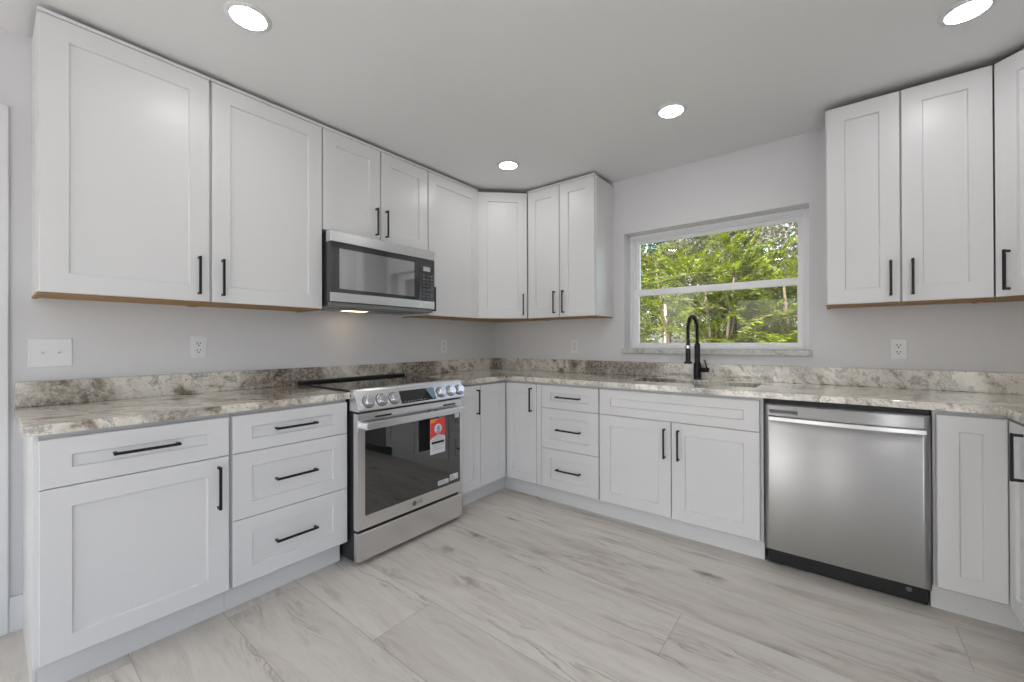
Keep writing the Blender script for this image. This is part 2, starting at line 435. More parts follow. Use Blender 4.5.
# ------------------------------------------------------------------ the room
CEIL = 97.0
YB, XW = -300.0, XR                                                # back of the room, right wall
floor = MB().box(-6, XW + 6, YB - 6, 8, -4, 0).build('floor', 'floor', kind='structure')
ceil = MB().box(-6, XW + 6, YB - 6, 8, CEIL, CEIL + 6).build('ceiling', 'ceil', kind='structure')
SY0, SY1 = -294.0, -186.0                                           # unseen left-wall opening, added behind the camera to bring in daylight
m = MB(Frame((0, 0, 0), (0, 1, 0), (-1, 0, 0))); m.plan([(YB, 8, 0, CEIL, True), (SY0, SY1, .01, 92, False)], 0, 6); m.build('wall_left', 'wall', kind='structure')
m = MB(Frame((XW, 0, 0), (0, 1, 0), (1, 0, 0))); m.plan([(YB, 8, 0, CEIL, True), (-250, -118, .01, 92, False)], 0, 6); m.build('wall_right', 'wall', kind='structure')  # unseen opening added on this side too, for more daylight
WX0, WX1, WZ0, WZ1 = 52.5, 99.8, 44.1, 79.9                         # window opening
m = MB(Frame((0, 0, 0), (1, 0, 0), (0, 1, 0)))                      # local (x, z, y)
m.plan([(0, XW, 0, CEIL, True), (WX0, WX1, WZ0 - 1.5, WZ1, False)], 0, 8)
m.build('wall_back', 'wall', kind='structure')
m = MB(Frame((0, YB, 0), (1, 0, 0), (0, -1, 0)))
m.plan([(0, XW, 0, CEIL, True), (30, 78, .01, 84, False), (96, 106, .01, 84, False)], 0, 6)  # unseen openings, added for daylight and streaks reflected in the dishwasher
m.build('wall_rear', 'wall', kind='structure')

# window: recessed white vinyl single-hung, stone stool
win = bpy.data.objects.new('window_1', None); COL.objects.link(win); win['kind'] = 'structure'
ORG['window_1'] = Vector((76, 4.5, WZ0)); win.location = ORG['window_1'] * IN
WF = Frame((0, 0, 0), (1, 0, 0), (0, 1, 0))                         # (x, z, y)
def ring(m, x0, x1, z0, z1, w, y0, y1, wt=None, wb=None, bev=.08):
    wt = wt or w; wb = wb or w
    m.box(x0, x0 + w, z0, z1, y0, y1, bev); m.box(x1 - w, x1, z0, z1, y0, y1, bev)
    m.box(x0 + w, x1 - w, z0, z0 + wb, y0, y1, bev); m.box(x0 + w, x1 - w, z1 - wt, z1, y0, y1, bev)
m = MB(WF); ring(m, WX0, WX1, WZ0, WZ1, 1.1, 4.5, 7.9, 1.0, .9); ring(m, WX0 + 1.1, WX1 - 1.1, WZ0 + .9, WZ1 - 1, .45, 5.0, 7.8)
m.build('window_frame', 'vinyl', win)
m = MB(WF); ring(m, WX0 + 1.5, WX1 - 1.5, 60.9, WZ1 - 1.4, 1.15, 6.2, 7.3, 1.0, 1.5)
us = m.build('upper_sash', 'vinyl', win)
MB(WF).box(WX0 + 2.5, WX1 - 2.5, 62.2, WZ1 - 2.2, 6.7, 6.8).build('pane', 'glass', us)
m = MB(WF); ring(m, WX0 + 1.4, WX1 - 1.4, WZ0 + .6, 62.6, 1.35, 4.9, 6.1, 1.9, 1.2)
ls = m.build('lower_sash', 'vinyl', win)
MB(WF).box(WX0 + 2.6, WX1 - 2.6, WZ0 + 1.7, 60.8, 5.45, 5.55).build('pane', 'glass', ls)
MB().box(WX0 - .6, WX1 + .4, -.8, 4.6, WZ0 - 1.5, WZ0, .12).build('sill', 'marble', win)

# doorway casing with its closed door on the left wall, and baseboards
m = MB(LEFT); m.box(-124.3, -120.85, 0, 84.4, 0, .75, .12); m.box(-158, -154.6, 0, 84.4, 0, .75, .12); m.box(-154.6, -124.3, 80.9, 84.4, 0, .75, .12)
m.build('trim_1', 'trim', kind='structure')
MB(LEFT).shaker(-154.6, -124.3, .4, 80.9, .35, t=.34, fs=5, rec=.2).build('door_1', 'trim', kind='structure')
MB(LEFT).box(-120.85, -119.2, 0, 5.6, 0, .55, .1).build('baseboard_left', 'trim', kind='structure')
# casing round the unseen rear opening, which is added to let daylight in
m = MB(Frame((0, YB, 0), (1, 0, 0), (0, 1, 0)))
m.box(27, 30, 0, 87, 0, .75, .1); m.box(78, 81, 0, 87, 0, .75, .1); m.box(30, 78, 84, 87, 0, .75, .1)
m.build('trim_2', 'trim', kind='structure')

MB().box(-900, 1050, -1000, -60, -12, -6).build('ground_bounce', 'bounce_slab', kind='structure')  # unseen pale slab, added to bounce sunlight up to the ceiling
# ------------------------------------------------------------------ recessed lamps
def downlight(x, y, label):
    t = thing('ceiling_light', label, 'ceiling light', (x, y, CEIL - .3), 'round recessed lights in the kitchen ceiling')
    m = MB(); m.lathe((x, y, CEIL), (0, 0, -1), [(3.2, 0), (3.15, .12), (2.6, .3), (2.42, .26), (2.42, .05)], 40, smooth=True); m.build('trim_ring', 'trim', t)
    m = MB(); m.lathe((x, y, CEIL), (0, 0, -1), [(2.41, .05), (2.41, .24), (2.1, .3)], 40); m.build('lens', 'lens', t)
for x, y, lab in ((33.2, -98, 'round recessed ceiling light above the upper cabinets at the far left'),
                  (31.0, -31, 'round recessed ceiling light nearest the corner upper cabinet, the smallest looking one'),
                  (76.6, -30.5, 'round recessed ceiling light straight in front of the window'),
                  (121, -30.5, 'round recessed ceiling light above the right-hand upper cabinets'),
                  (121, -98, 'round recessed ceiling light over the floor beside the right-hand counter run'),
                  (77, -165, 'round recessed ceiling light over the open room facing the kitchen window')):
    downlight(x, y, lab)

# ------------------------------------------------------------------ base cabinets
ZT, ZB, ZC = 34.0, 4.95, 34.7                                       # door top, door bottom, carcass top
CB = 24.75                                                          # face of doors
def carcass(fr, t, a0, a1, depth=CB - .8, toe=21.5, side=True, ztop=ZC):
    m = MB(fr)
    p = [(4.55, 1), (4.55, depth), (ztop, depth), (ztop, 1)]
    m.prism(p, a0 + .02, a1 - .02); o = m.build('body', 'carcass', t)
    m = MB(fr); m.box(a0, a1, 0, 4.55, toe - .7, toe); m.build('toe_kick', 'cab', t)
    return o
def front(fr, t, kind, a0, a1, b0, b1, handle=None, fb=None, fs=2.9, c=CB):
    g = .06
    m = MB(fr); m.shaker(a0 + g, a1 - g, b0 + g, b1 - g, c, fs=fs, fb=fb); d = m.build(kind, 'cab', t)
    if handle:
        k, a, b = handle; (vh if k == 'v' else hh)(fr, d, a, b, c)
    return d
ZJ, ZJ2 = 27.5, 16.15
def drawers3(fr, t, a0, a1):
    ac = (a0 + a1) / 2
    front(fr, t, 'drawer', a0, a1, ZJ, ZT, ('h', ac, 30.9), 2.1)
    front(fr, t, 'drawer', a0, a1, ZJ2, ZJ, ('h', ac, 21.8), 2.5)
    front(fr, t, 'drawer', a0, a1, ZB, ZJ2, ('h', ac, 10.65), 2.5)

t = thing('base_cabinet', 'white base cabinet with one drawer over one large door, at far left', 'cabinet', (12, -108.4, 0), 'white shaker base cabinets')
carcass(LEFT, t, -119.0, -97.8)
m = MB(LEFT); m.prism([(0, 0), (0, 21.5), (4.55, 21.5), (4.55, CB - .75), (ZC, CB - .75), (ZC, 0)], -119.4, -118.95); m.build('end_panel', 'cab', t)
front(LEFT, t, 'drawer', -119.0, -97.95, ZJ, ZT, ('h', -108.4, 30.95), 2.3)
front(LEFT, t, 'door', -119.0, -97.95, ZB, ZJ, ('v', -99.55, 22.6), 2.7)

t = thing('base_cabinet', 'white three-drawer base cabinet directly left of the stainless range', 'cabinet', (12, -87.3, 0), 'white shaker base cabinets')
carcass(LEFT, t, -97.75, -76.75); drawers3(LEFT, t, -97.55, -76.8)

t = thing('base_cabinet', 'narrow white base cabinet with one slim door between the range and the corner', 'cabinet', (12, -41.3, 0), 'white shaker base cabinets')
carcass(LEFT, t, -46.1, -36.15); front(LEFT, t, 'door', -45.9, -36.15, ZB, ZT, ('v', -37.7, 29.4), 2.7, 2.6)

t = thing('corner_base_cabinet', 'white corner base cabinet with two doors meeting at a right angle, left of the window', 'cabinet', (12, -12, 0), 'white shaker base cabinets')
m = MB(); m.plan([(1, 36.15, -23.95, -1.0, True), (1, 23.95, -36.1, -1, True)], 4.55, ZC); m.build('body', 'carcass', t)
m = MB(); m.box(20.8, 21.5, -36.1, -21.5, 0, 4.55); m.box(21.5, 36.2, -21.5, -20.8, 0, 4.55); m.build('toe_kick', 'cab', t)
front(LEFT, t, 'door', -36.05, -CB - .05, ZB, ZT, None, 2.6, 2.6)
front(BACK, t, 'door', CB + .15, 36.2, ZB, ZT, ('v', 34.45, 29.4), 2.6, 2.6)

t = thing('base_cabinet', 'white three-drawer base cabinet on the window wall beside the sink cabinet', 'cabinet', (46, -12, 0), 'white shaker base cabinets')
carcass(BACK, t, 36.2, 56.0)
m = MB(BACK); m.box(36.3, 37.9, ZB, ZT, CB - .8, CB - .05, .05); m.build('filler_strip', 'cab', t)
drawers3(BACK, t, 38.0, 55.95)

t = thing('sink_base_cabinet', 'white sink cabinet with a long false front above two doors, under the window', 'cabinet', (74, -12, 0), 'white shaker base cabinets')
m = MB(BACK); m.prism([(4.55, 1), (4.55, CB - .8), (25.5, CB - .8), (25.5, 1)], 56.05, 92.75); m.box(56.05, 92.75, 25.5, ZC, CB - 2.2, CB - .8); m.build('body', 'carcass', t)
m = MB(BACK); m.box(56.0, 92.8, 0, 4.55, 20.8, 21.5); m.build('toe_kick', 'cab', t)
m = MB(BACK); m.box(92.45, 93.0, 4.56, ZC, CB - 2.2, CB - .7); m.build('end_strip', 'carcass', t)
front(BACK, t, 'false_front', 56.15, 92.4, ZJ, ZT, None, 2.1)
front(BACK, t, 'door', 56.15, 74.4, ZB, ZJ, ('v', 73.0, 22.4), 2.7)
front(BACK, t, 'door', 74.5, 92.4, ZB, ZJ, ('v', 76.15, 22.4), 2.7)

XF = 126.1                                                          # face of the doors on the right run
t = thing('corner_base_cabinet', 'white corner base cabinet with a slim inset panel, right of the dishwasher', 'cabinet', (138, -12, 0), 'white shaker base cabinets')
m = MB(); m.plan([(117.75, XR - 1, -23.95, -1, True), (XF + .8, XR - 1, -33.1, -1, True)], 4.55, ZC); m.build('body', 'carcass', t)
m = MB(); m.box(117.75, 130.1, -21.5, -20.8, 0, 4.55); m.box(129.4, 130.1, -33.1, -21.5, 0, 4.55); m.build('toe_kick', 'cab', t)
CR = XR - XF
front(BACK, t, 'door', 118.1, XF + .02, ZB, ZT, None, 2.6, 2.6)
front(RIGHT, t, 'door', CB + .15, 33.3, ZB, ZT, ('v', 31.3, 29.4), 2.6, 2.6, c=CR)

t = thing('base_cabinet', 'white three-drawer base cabinet on the right run, next to the right corner cabinet', 'cabinet', (138, -43.5, 0), 'white shaker base cabinets')
carcass(RIGHT, t, 33.45, 54.3, depth=CR - .8, toe=CR - 3.25)
ac = 43.9
front(RIGHT, t, 'drawer', 33.5, 54.3, ZJ, ZT, ('h', ac, 30.9), 2.1, c=CR)
front(RIGHT, t, 'drawer', 33.5, 54.3, ZJ2, ZJ, ('h', ac, 21.8), 2.5, c=CR)
front(RIGHT, t, 'drawer', 33.5, 54.3, ZB, ZJ2, ('h', ac, 10.65), 2.5, c=CR)

# ------------------------------------------------------------------ worktops and splashbacks
ZK0, ZK1 = 34.72, 36.0
def stone(name, m, label, cat):
    o = m.build(name, 'granite'); return tag(o, label, cat)
m = MB(); m.plan([(0.02, 25.5, -120.3, -76.65, True)], ZK0, ZK1, .12); o = stone('countertop', m, 'granite worktop piece left of the range over the drawers', 'countertop')
m = MB(); m.plan([(0.02, 25.5, -46.15, -.02, True), (0.02, XR - .02, -25.5, -.02, True), (XF - .7, XR - .02, -54.6, -.02, True), (61.5, 90.6, -17.6, -6.2, False)], ZK0, ZK1, .12)
o = stone('countertop', m, 'long granite worktop running from the range past the sink to the right wall', 'countertop')
m = MB(); m.box(0.02, 1.2, -120.2, -.03, ZK1, 40.1, .08); o = stone('backsplash', m, 'low granite upstand along the range wall', 'backsplash')
m = MB(); m.box(1.22, XR - 1.22, -1.2, -.03, ZK1, 40.1, .08); o = stone('backsplash', m, 'low granite upstand along the window wall behind the tap', 'backsplash')
m = MB(); m.box(XR - 1.2, XR - .02, -54.5, -.03, ZK1, 40.1, .08); o = stone('backsplash', m, 'low granite upstand along the right wall', 'backsplash')

# sink (undermount) and tap
t = thing('kitchen_sink', 'undermounted stainless kitchen sink set in the worktop below the window', 'sink', (76, -12, 26), None)
m = MB()
x0, x1, y0, y1 = 61.2, 90.9, -17.9, -5.9
for q in ((x0 - .8, x0, y0 - .8, y1 + .8), (x1, x1 + .8, y0 - .8, y1 + .8), (x0, x1, y0 - .8, y0), (x0, x1, y1, y1 + .8)):
    m.box(q[0], q[1], q[2], q[3], 26.5, ZK0 - .01)
m.box(x0 - .8, x1 + .8, y0 - .8, y1 + .8, 25.9, 26.5)
m.build('basin', 'sink', t)
m = MB(); m.lathe((76, -12, 26.5), (0, 0, 1), [(2.2, 0), (2.2, .12), (1.7, .16), (1.5, .05)], 24); m.build('drain', 'chrome', t)

FX, FY = 75.05, -3.9
t = thing('kitchen_faucet', 'matte black spring-neck pull-down kitchen tap behind the sink', 'faucet', (FX, FY, 36), None)
m = MB(); m.lathe((FX, FY, 36), (0, 0, 1), [(1.05, 0), (1.05, .25), (.95, .3), (.95, 4.4), (.72, 4.6), (.72, 9.6), (.55, 9.8)], 28); m.build('column', 'black', t)
m = MB(); m.tube([(FX + .6, FY, 38.6), (FX + 2.6, FY, 38.6)], .62, 20); m.tube([(FX + 2.6, FY, 38.6), (FX + 2.9, FY, 38.6)], .66, 20)
m.tube([(FX + 2.4, FY, 38.9), (FX + 2.2, FY - .1, 40.2), (FX + 1.85, FY - .2, 41.3)], [.24, .2, .2], 10); m.build('lever', 'black', t)
# spring neck: a helix round the arching hose
arc = []
HX, HY = -.1, -8.4
for i in range(61):
    s_ = i / 60
    if s_ < .35: z = 45.8 + s_ / .35 * 3.6; d = 0
    elif s_ < .85:
        a = (s_ - .35) / .5 * math.pi; d = (1 - math.cos(a)) / 2; z = 49.4 + math.sin(a) * 3.4
    else: d = 1; z = 49.4 - (s_ - .85) / .15 * 2.6
    arc.append(Vector((FX + HX * d, FY + HY * d, z)))
m = MB(); m.tube(arc, .33, 12); nk = m.build('hose', 'black', t)
hel = []
turns = 44
T = 60 * 10
for k in range(T + 1):
    f = k / T * 60; i = min(int(f), 59); p = arc[i].lerp(arc[i + 1], f - i); tan = (arc[i + 1] - arc[i]).normalized()
    u = Vector((1, 0, 0)); v = tan.cross(u).normalized(); an = k / T * turns * 2 * math.pi
    hel.append(p + (u * math.cos(an) + v * math.sin(an)) * .44)
m = MB(); m.tube(hel, .075, 5); m.build('spring', 'black', nk)
hx, hy = FX + HX, FY + HY
m = MB(); m.lathe((hx, hy, 40.6), (0, 0, 1), [(.95, 0), (.98, .5), (.62, .7), (.6, 3.0), (.5, 4.8), (.42, 6.3)], 24); m.build('spray_head', 'black', t)
m = MB(); m.tube([(FX, FY, 44.9), (hx, hy, 44.9)], .2, 10); m.lathe((hx, hy, 44.5), (0, 0, 1), [(.5, 0), (.72, 0.02), (.72, .8), (.5, .82)], 20); m.build('holder_arm', 'chrome', t)

# ------------------------------------------------------------------ range
RY0, RY1 = -76.35, -46.45
t = thing('electric_range', 'stainless slide-in electric range with black glass top between the white cabinets', 'range', (14, -61.4, 0), None)
m = MB(LEFT); m.box(RY0 + .1, RY1 - .1, 1.0, 35.9, 1.6, 26.2)
for a in (RY0 + 2, RY1 - 2):
    for c in (4, 24): m.lathe((a, 0, c), (0, 1, 0), [(.8, 0), (.8, .9)], 12)
m.build('body', 'darkgap', t)
m = MB(LEFT); m.box(RY0 - .15, RY1 + .15, 36.05, 36.45, 1.5, 25.6, .1); m.build('cooktop', 'cookglass', t)
m = MB(LEFT); m.box(RY0 - .1, RY1 + .1, 36.4, 37.0, 1.7, 3.9, .15); m.build('rear_vent_rail', 'blackplastic', t)
# front control panel, sloping
pb0, pc0, pb1, pc1 = 32.1, 28.5, 36.2, 26.9
m = MB(LEFT); m.prism([(pb0, 25.0), (pb0, pc0), (pb0 + .3, pc0 + .1), (pb1, pc1), (36.5, pc1 - .5), (36.5, 25.2)], RY0 - .2, RY1 + .2, bev=.08)
cp = m.build('control_panel', 'steelbright', t)
sl = Vector((0, pb1 - pb0 - .3, pc1 - pc0 - .1)).normalized(); nl = Vector((0, -sl.z, sl.y))
CPF = Frame(LEFT(0, pb0 + .3, pc0 + .1), LEFT.u, LEFT.v * nl.y + LEFT.n * nl.z, LEFT.v * sl.y + LEFT.n * sl.z)
for a in (-73.9, -70.75, -67.6, -53.95, -50.75, -47.75):
    m = MB(CPF); m.lathe((a, 1.75, 0), (0, 0, 1), [(1.28, 0), (1.28, .18), (1.05, .2)], 28); k = m.build('knob', 'steel', t)
    m = MB(CPF); m.lathe((a, 1.75, .1), (0, 0, 1), [(1.0, 0), (.98, .9), (.86, 1.05)], 28); m.box(a - .09, a + .09, 1.8, 2.65, 1.12, 1.18); m.build('dial', 'chrome', k)
    m = MB(CPF); m.lathe((a, 1.75, -.02), (0, 0, 1), [(1.42, 0), (1.42, .06), (1.2, .08)], 28); m.build('collar', 'logo', k)
m = MB(CPF); m.box(-65.9, -56.0, .25, 3.2, -.02, .08, .03); ds = m.build('display', 'cookglass', t)
m = MB(CPF); m.poly([(-58.4, 3.1), (-55.9, 3.1), (-55.9, .6), (-57.0, .5)], .06, .1); m.build('film_sticker', 'teal', ds)
m = MB(CPF)
for k in range(7):
    m.box(-65.2 + k * .95, -64.8 + k * .95, .55, .68, .08, .1)
m.build('key_marks', 'taggrey', ds)
m = MB(LEFT); m.box(RY0 + .05, RY1 - .05, 31.7, 32.15, 25, 27.4); m.build('panel_gap', 'blackplastic', t)
# oven door
dz0, dz1, DF = 7.6, 31.6, 27.7
m = MB(LEFT); gx0, gx1, gz0, gz1 = RY0 + 1.8, RY1 - .75, 10.3, 28.4
m2 = Frame((0, 0, 0), (0, 1, 0), (1, 0, 0))
m.plan([(RY0, RY1, dz0, dz1, True), (gx0, gx1, gz0, gz1, False)], 26.3, DF, .1)
dr = m.build('oven_door', 'steelbright', t)
MB(LEFT).box(gx0 - .02, gx1 + .02, gz0 - .02, gz1 + .02, 26.35, DF - .08).build('window_glass', 'ovenglass', dr)
for a in (-72.2, -53.0): MB(LEFT).box(a, a + 4.1, 30.35, 30.75, DF - .3, DF + .02).build('vent_slot', 'blackplastic', dr)
m = MB(LEFT); m.box(RY0 + 1.0, RY1 - .6, 28.35, 29.95, DF + 1.2, DF + 1.85, .18, 2)
for a in (RY0 + 1.0, RY1 - 1.5): m.box(a, a + .9, 28.5, 29.8, DF - .05, DF + 1.4, .1)
m.build('handle', 'steelbright', dr)
for q in ((-49.0, -47.5, 26.9, 28.0), (-54.7, -51.2, 11.0, 12.1), (-50.8, -47.9, 11.2, 12.7)): MB(LEFT).box(*q, DF - .09, DF - .05).build('sticker', 'tagwhite', dr)
m = MB(LEFT); m.box(-54.5, -51.4, 11.25, 11.45, DF - .06, DF - .04); m.box(-54.5, -52.4, 11.65, 11.85, DF - .06, DF - .04); m.box(-50.6, -48.9, 11.4, 11.75, DF - .06, DF - .04); m.box(-50.6, -49.6, 11.95, 12.4, DF - .06, DF - .04)
m.build('sticker_print', 'taggrey', dr)
def text_mesh(fr, txt, a, b, c, size, parent, mat, name):
    cu = bpy.data.curves.new('tmp', 'FONT'); cu.body = txt; cu.size = size; cu.extrude = .02; cu.align_x = 'CENTER'; cu.align_y = 'CENTER'
    ob = bpy.data.objects.new('tmp', cu); COL.objects.link(ob); dg = bpy.context.evaluated_depsgraph_get()
    me = bpy.data.meshes.new_from_object(ob.evaluated_get(dg)); bpy.data.objects.remove(ob); bpy.data.curves.remove(cu)
    mb = MB(fr); tb = bmesh.new(); tb.from_mesh(me); bpy.data.meshes.remove(me)
    for v in tb.verts: v.co += Vector((a, b, c))
    mb._merge(tb); return mb.build(name, mat, parent)
lg = text_mesh(LEFT, 'LG', -60.3, 9.0, DF + .02, 1.15, dr, 'logo', 'maker_logo')
m = MB(LEFT); m.lathe((-61.9, 9.0, DF), (0, 0, 1), [(.55, 0), (.55, .04)], 24); m.build('logo_disc', 'logo', dr)
# storage drawer
m = MB(LEFT); m.box(RY0, RY1, 1.15, 7.0, 26.3, DF + .1, .12); m.build('storage_drawer', 'steelbright', t)

# tag hanging from the oven handle
t = thing('hang_tag', 'red and white card tag hanging from the oven door handle', 'tag', (DF + 2.1, -56.6, 19.7), None)
tc0 = DF + 1.98
m = MB(LEFT); m.box(-58.9, -54.25, 19.8, 28.1, tc0, tc0 + .06); m.build('card', 'tagwhite', t)
m = MB(LEFT); m.poly([(-58.88, 28.08), (-58.88, 23.3), (-57.9, 23.9), (-56.5, 24.3), (-55.2, 24.0), (-54.27, 23.6), (-54.27, 28.08)], tc0 + .06, tc0 + .08); m.build('red_panel', 'red', t)
m = MB(LEFT); m.poly([(-58.8, 28.0), (-58.8, 27.1), (-57.6, 27.3), (-56.4, 28.0)], tc0 + .08, tc0 + .1); m.build('orange_corner', 'orange', t)
m = MB(LEFT); m.lathe((-56.5, 25.7, tc0 + .08), (0, 0, 1), [(1.15, 0), (1.15, .02)], 28); m.build('white_disc', 'tagwhite', t)
m = MB(LEFT); m.poly([(-56.9, 25.3), (-56.0, 25.2), (-55.9, 26.0), (-56.4, 26.6), (-56.9, 26.0)], tc0 + .1, tc0 + .12); m.poly([(-57.1, 24.7), (-55.8, 24.6), (-55.9, 25.1), (-57.0, 25.15)], tc0 + .1, tc0 + .12); m.build('icon', 'tagblue', t)
m = MB(LEFT); m.box(-58.5, -54.6, 22.15, 22.75, tc0 + .06, tc0 + .08); m.build('black_bar', 'blackplastic', t)
m = MB(LEFT)
for k, (w0, w1) in enumerate(((-57.9, -55.2), (-58.1, -55.0), (-58.4, -55.0), (-58.4, -54.8), (-58.4, -55.6), (-58.4, -54.9))):
    z = (23.9, 23.45, 23.0, 21.7, 21.25, 20.8)[k]; m.box(w0, w1, z, z + .14, tc0 + .06, tc0 + .075)
m.build('print_lines', 'taggrey', t)
m = MB(LEFT); m.box(-56.8, -56.2, 27.9, 28.35, tc0, tc0 + .07); m.box(-56.8, -56.2, 28.28, 28.35, DF + 1.1, tc0 + .05); m.box(-56.8, -56.2, 28.28, 30.1, DF + 1.1, DF + 1.18); m.build('strap', 'blackplastic', t)

# ------------------------------------------------------------------ dishwasher
t = thing('dishwasher', 'stainless dishwasher with a curved bar handle under the right side of the worktop', 'dishwasher', (105.4, -12, 0), None)
DX0, DX1 = 93.25, 117.55
m = MB(BACK); m.box(DX0 + .1, DX1 - .1, 4.2, 34.3, 1, 23.4); m.box(DX0 + .3, DX1 - .3, .3, 4.2, 2, 20); m.build('body', 'darkgap', t)
m = MB(BACK)                                                        # very slightly bowed door skin
L = []
prof = [(b, c) for b, c in ((4.3, 23.4), (4.3, 25.15), (4.5, 25.25), (33.4, 25.25), (33.65, 25.0), (33.7, 23.4))]
N = 24
for i in range(N + 1):
    s_ = i / N; bow = .05 * (1 - (2 * s_ - 1) ** 2)
    L.append([(DX0 + .12 + (DX1 - DX0 - .24) * s_, b, c + (bow if c > 24 else 0)) for b, c in prof])
m.loops(L); dw = m.build('door', 'steel', t)
for p in dw.data.polygons: p.use_smooth = abs(p.normal.y) > .9
m = MB(BACK); hp = []
for i in range(25):
    s_ = i / 24; hp.append((94.2 + 22.5 * s_, 1.0 + .75 * (1 - (2 * s_ - 1) ** 2)))
m.loops([[(a, 30.5, 25.5 + o - .1), (a, 30.7, 25.6 + o + .35), (a, 31.35, 25.6 + o + .35), (a, 31.55, 25.5 + o - .1)] for a, o in hp])
m.box(94.2, 95.1, 30.6, 31.45, 25.2, 26.7, .05); m.box(115.8, 116.7, 30.6, 31.45, 25.2, 26.7, .05)
m.build('handle', 'steelbright', dw)
m = MB(BACK); m.box(94.2, 98.9, 32.05, 32.6, 25.2, 25.66); m.build('vent_badge', 'logo', dw)
m = MB(BACK); m.box(DX0 + .2, DX1 - .2, .35, 4.2, 19.6, 22.3, .1); m.build('toe_panel', 'blackplastic', t)
m = MB(BACK); m.lathe((114.9, 2.3, 22.3), (0, 0, 1), [(.42, 0), (.42, .08), (.2, .12)], 16); m.build('toe_screw', 'logo', t)

# ------------------------------------------------------------------ upper cabinets
U0, U1, UC = 54.0, 95.9, 12.5                                       # bottom, top, face of doors
def upper(fr, label, a0, a1, doors, b0=U0, name='wall_cabinet'):
    t = thing(name, label, 'cabinet', fr((a0 + a1) / 2, b0, 6), 'white shaker wall cabinets')
    m = MB(fr); m.box(a0, a1, b0 + .12, U1 - .1, .02, UC - .78); m.build('body', 'cab', t)
    m = MB(fr); m.box(a0 + .05, a1 - .05, U1 - .1, U1, .05, UC - .85); m.build('top_panel', 'top', t)
    m = MB(fr); m.box(a0 + .02, a1 - .02, b0 - .08, b0 + .1, .6, UC - .85) if b0 == U0 else m.box(a0 + .02, a1 - .02, b0 - .3, b0 + .1, .6, UC - .85)
    if b0 == U0: m.box(a0 + .02, a0 + .7, b0 - .25, b0 - .08, .6, UC - .85); m.box(a1 - .7, a1 - .02, b0 - .25, b0 - .08, .6, UC - .85); m.build('bottom_panel', 'wood' if b0 == U0 else 'carcass', t)
    if a0 < 100: m = MB(fr); m.box(a0, a1, U1 - .28, U1 + .3, UC - .8, UC + .1, .06); m.build('top_trim', 'cab', t)
    for d0, d1, h in doors:
        front(fr, t, 'door', d0, d1, b0 + .02, U1 - .3, ('v', h, b0 + 4.75) if h is not None else None, 3.0, 2.95, c=UC)
    return t
upper(LEFT, 'white wall cabinet with one large door, first from the left', -118.5, -97.15, [(-118.3, -97.25, -99.0)])
upper(LEFT, 'white wall cabinet with one large door, second from the left, touching the microwave', -97.1, -75.75, [(-96.95, -75.8, -95.3)])
upper(LEFT, 'short white two-door wall cabinet sitting over the microwave', -75.7, -44.8, [(-75.6, -60.5, -61.9), (-60.35, -44.9, -58.95)], b0=72.2)
upper(LEFT, 'white single-door wall cabinet between the microwave and the corner cabinet', -44.75, -24.0, [(-44.65, -23.7, -43.2)])
def diag(label, p0, p1, corner, wallpts, h):
    d = (Vector(p1) - Vector(p0)); W = d.length; u = Vector((d.x, d.y, 0)).normalized(); n = Vector((u.y, -u.x, 0))
    fr = Frame((p0[0], p0[1], 0), u, n)
    t = thing('corner_wall_cabinet', label, 'cabinet', (corner[0], corner[1], U0), 'white shaker wall cabinets')
    k = .78
    q = [(p0[0] - n.x * k, p0[1] - n.y * k), (p1[0] - n.x * k, p1[1] - n.y * k)] + wallpts
    MB().poly(q, U0 + .12, U1 - .1).build('body', 'cab', t)
    MB().poly(q, U1 - .1, U1).build('top_panel', 'top', t)
    MB().poly(q, U0 - .08, U0 + .1).build('bottom_panel', 'wood', t)
    front(fr, t, 'door', .0, W - .0, U0 + .02, U1 - .3, ('v', h if h > 0 else W + h, U0 + 4.6), 3.0, 2.95, c=0)
diag('white corner wall cabinet with a door set at an angle, left of the window', (12.5, -23.9), (24.1, -12.5), (10, -10), [(24.1, -.02), (.02, -.02), (.02, -23.9)], -1.5)
upper(BACK, 'white two-door wall cabinet on the window wall, left of the window', 24.2, 48.95, [(24.4, 36.5, 34.85), (36.65, 48.75, 38.1)])
upper(BACK, 'white two-door wall cabinet on the window wall, right of the window', 103.2, 127.15, [(103.4, 114.95, 113.45), (115.1, 127.2, 116.6)])
diag('white corner wall cabinet with an angled door at the right edge', (127.25, -12.5), (XR - 12.5, -23.95), (XR - 10, -10), [(XR - .02, -23.95), (XR - .02, -.02), (127.25, -.02)], 2.0)

# ------------------------------------------------------------------ microwave
t = thing('microwave', 'stainless over-the-range microwave under the short two-door cabinet', 'microwave', (8, -60.3, 54.6), None)
MY0, MY1, MF = -75.55, -45.1, 15.6
m = MB(LEFT); m.box(MY0 + .1, MY1 - .1, 54.75, 71.7, .1, 14.0); m.build('body', 'darkgap', t)
m = MB(LEFT); m.box(MY0, MY1, 69.25, 71.75, 13.6, MF, .1); m.build('top_trim', 'steelbright', t)
m = MB(LEFT); m.box(MY0, -50.15, 55.65, 69.2, 13.9, MF - .12, .1); dd = m.build('door', 'mwblack', t)
m = MB(LEFT); m.box(MY0, -50.15, 55.6, 57.75, MF - .3, MF, .08); m.build('lower_rail', 'steelbright', dd)
m = MB(LEFT); m.box(MY0, MY0 + 1.0, 57.75, 69.2, MF - .3, MF - .02, .06); m.build('side_rail', 'mwblack', dd)
m = MB(LEFT); m.box(MY0 + 2.2, -52.1, 58.6, 67.9, MF - .2, MF - .08, .03); m.build('window_glass', 'mwglass', dd)
m = MB(LEFT); m.box(-50.05, MY1, 57.75, 69.2, 13.9, MF - .05, .08); pn = m.build('control_panel', 'mwblack', t)
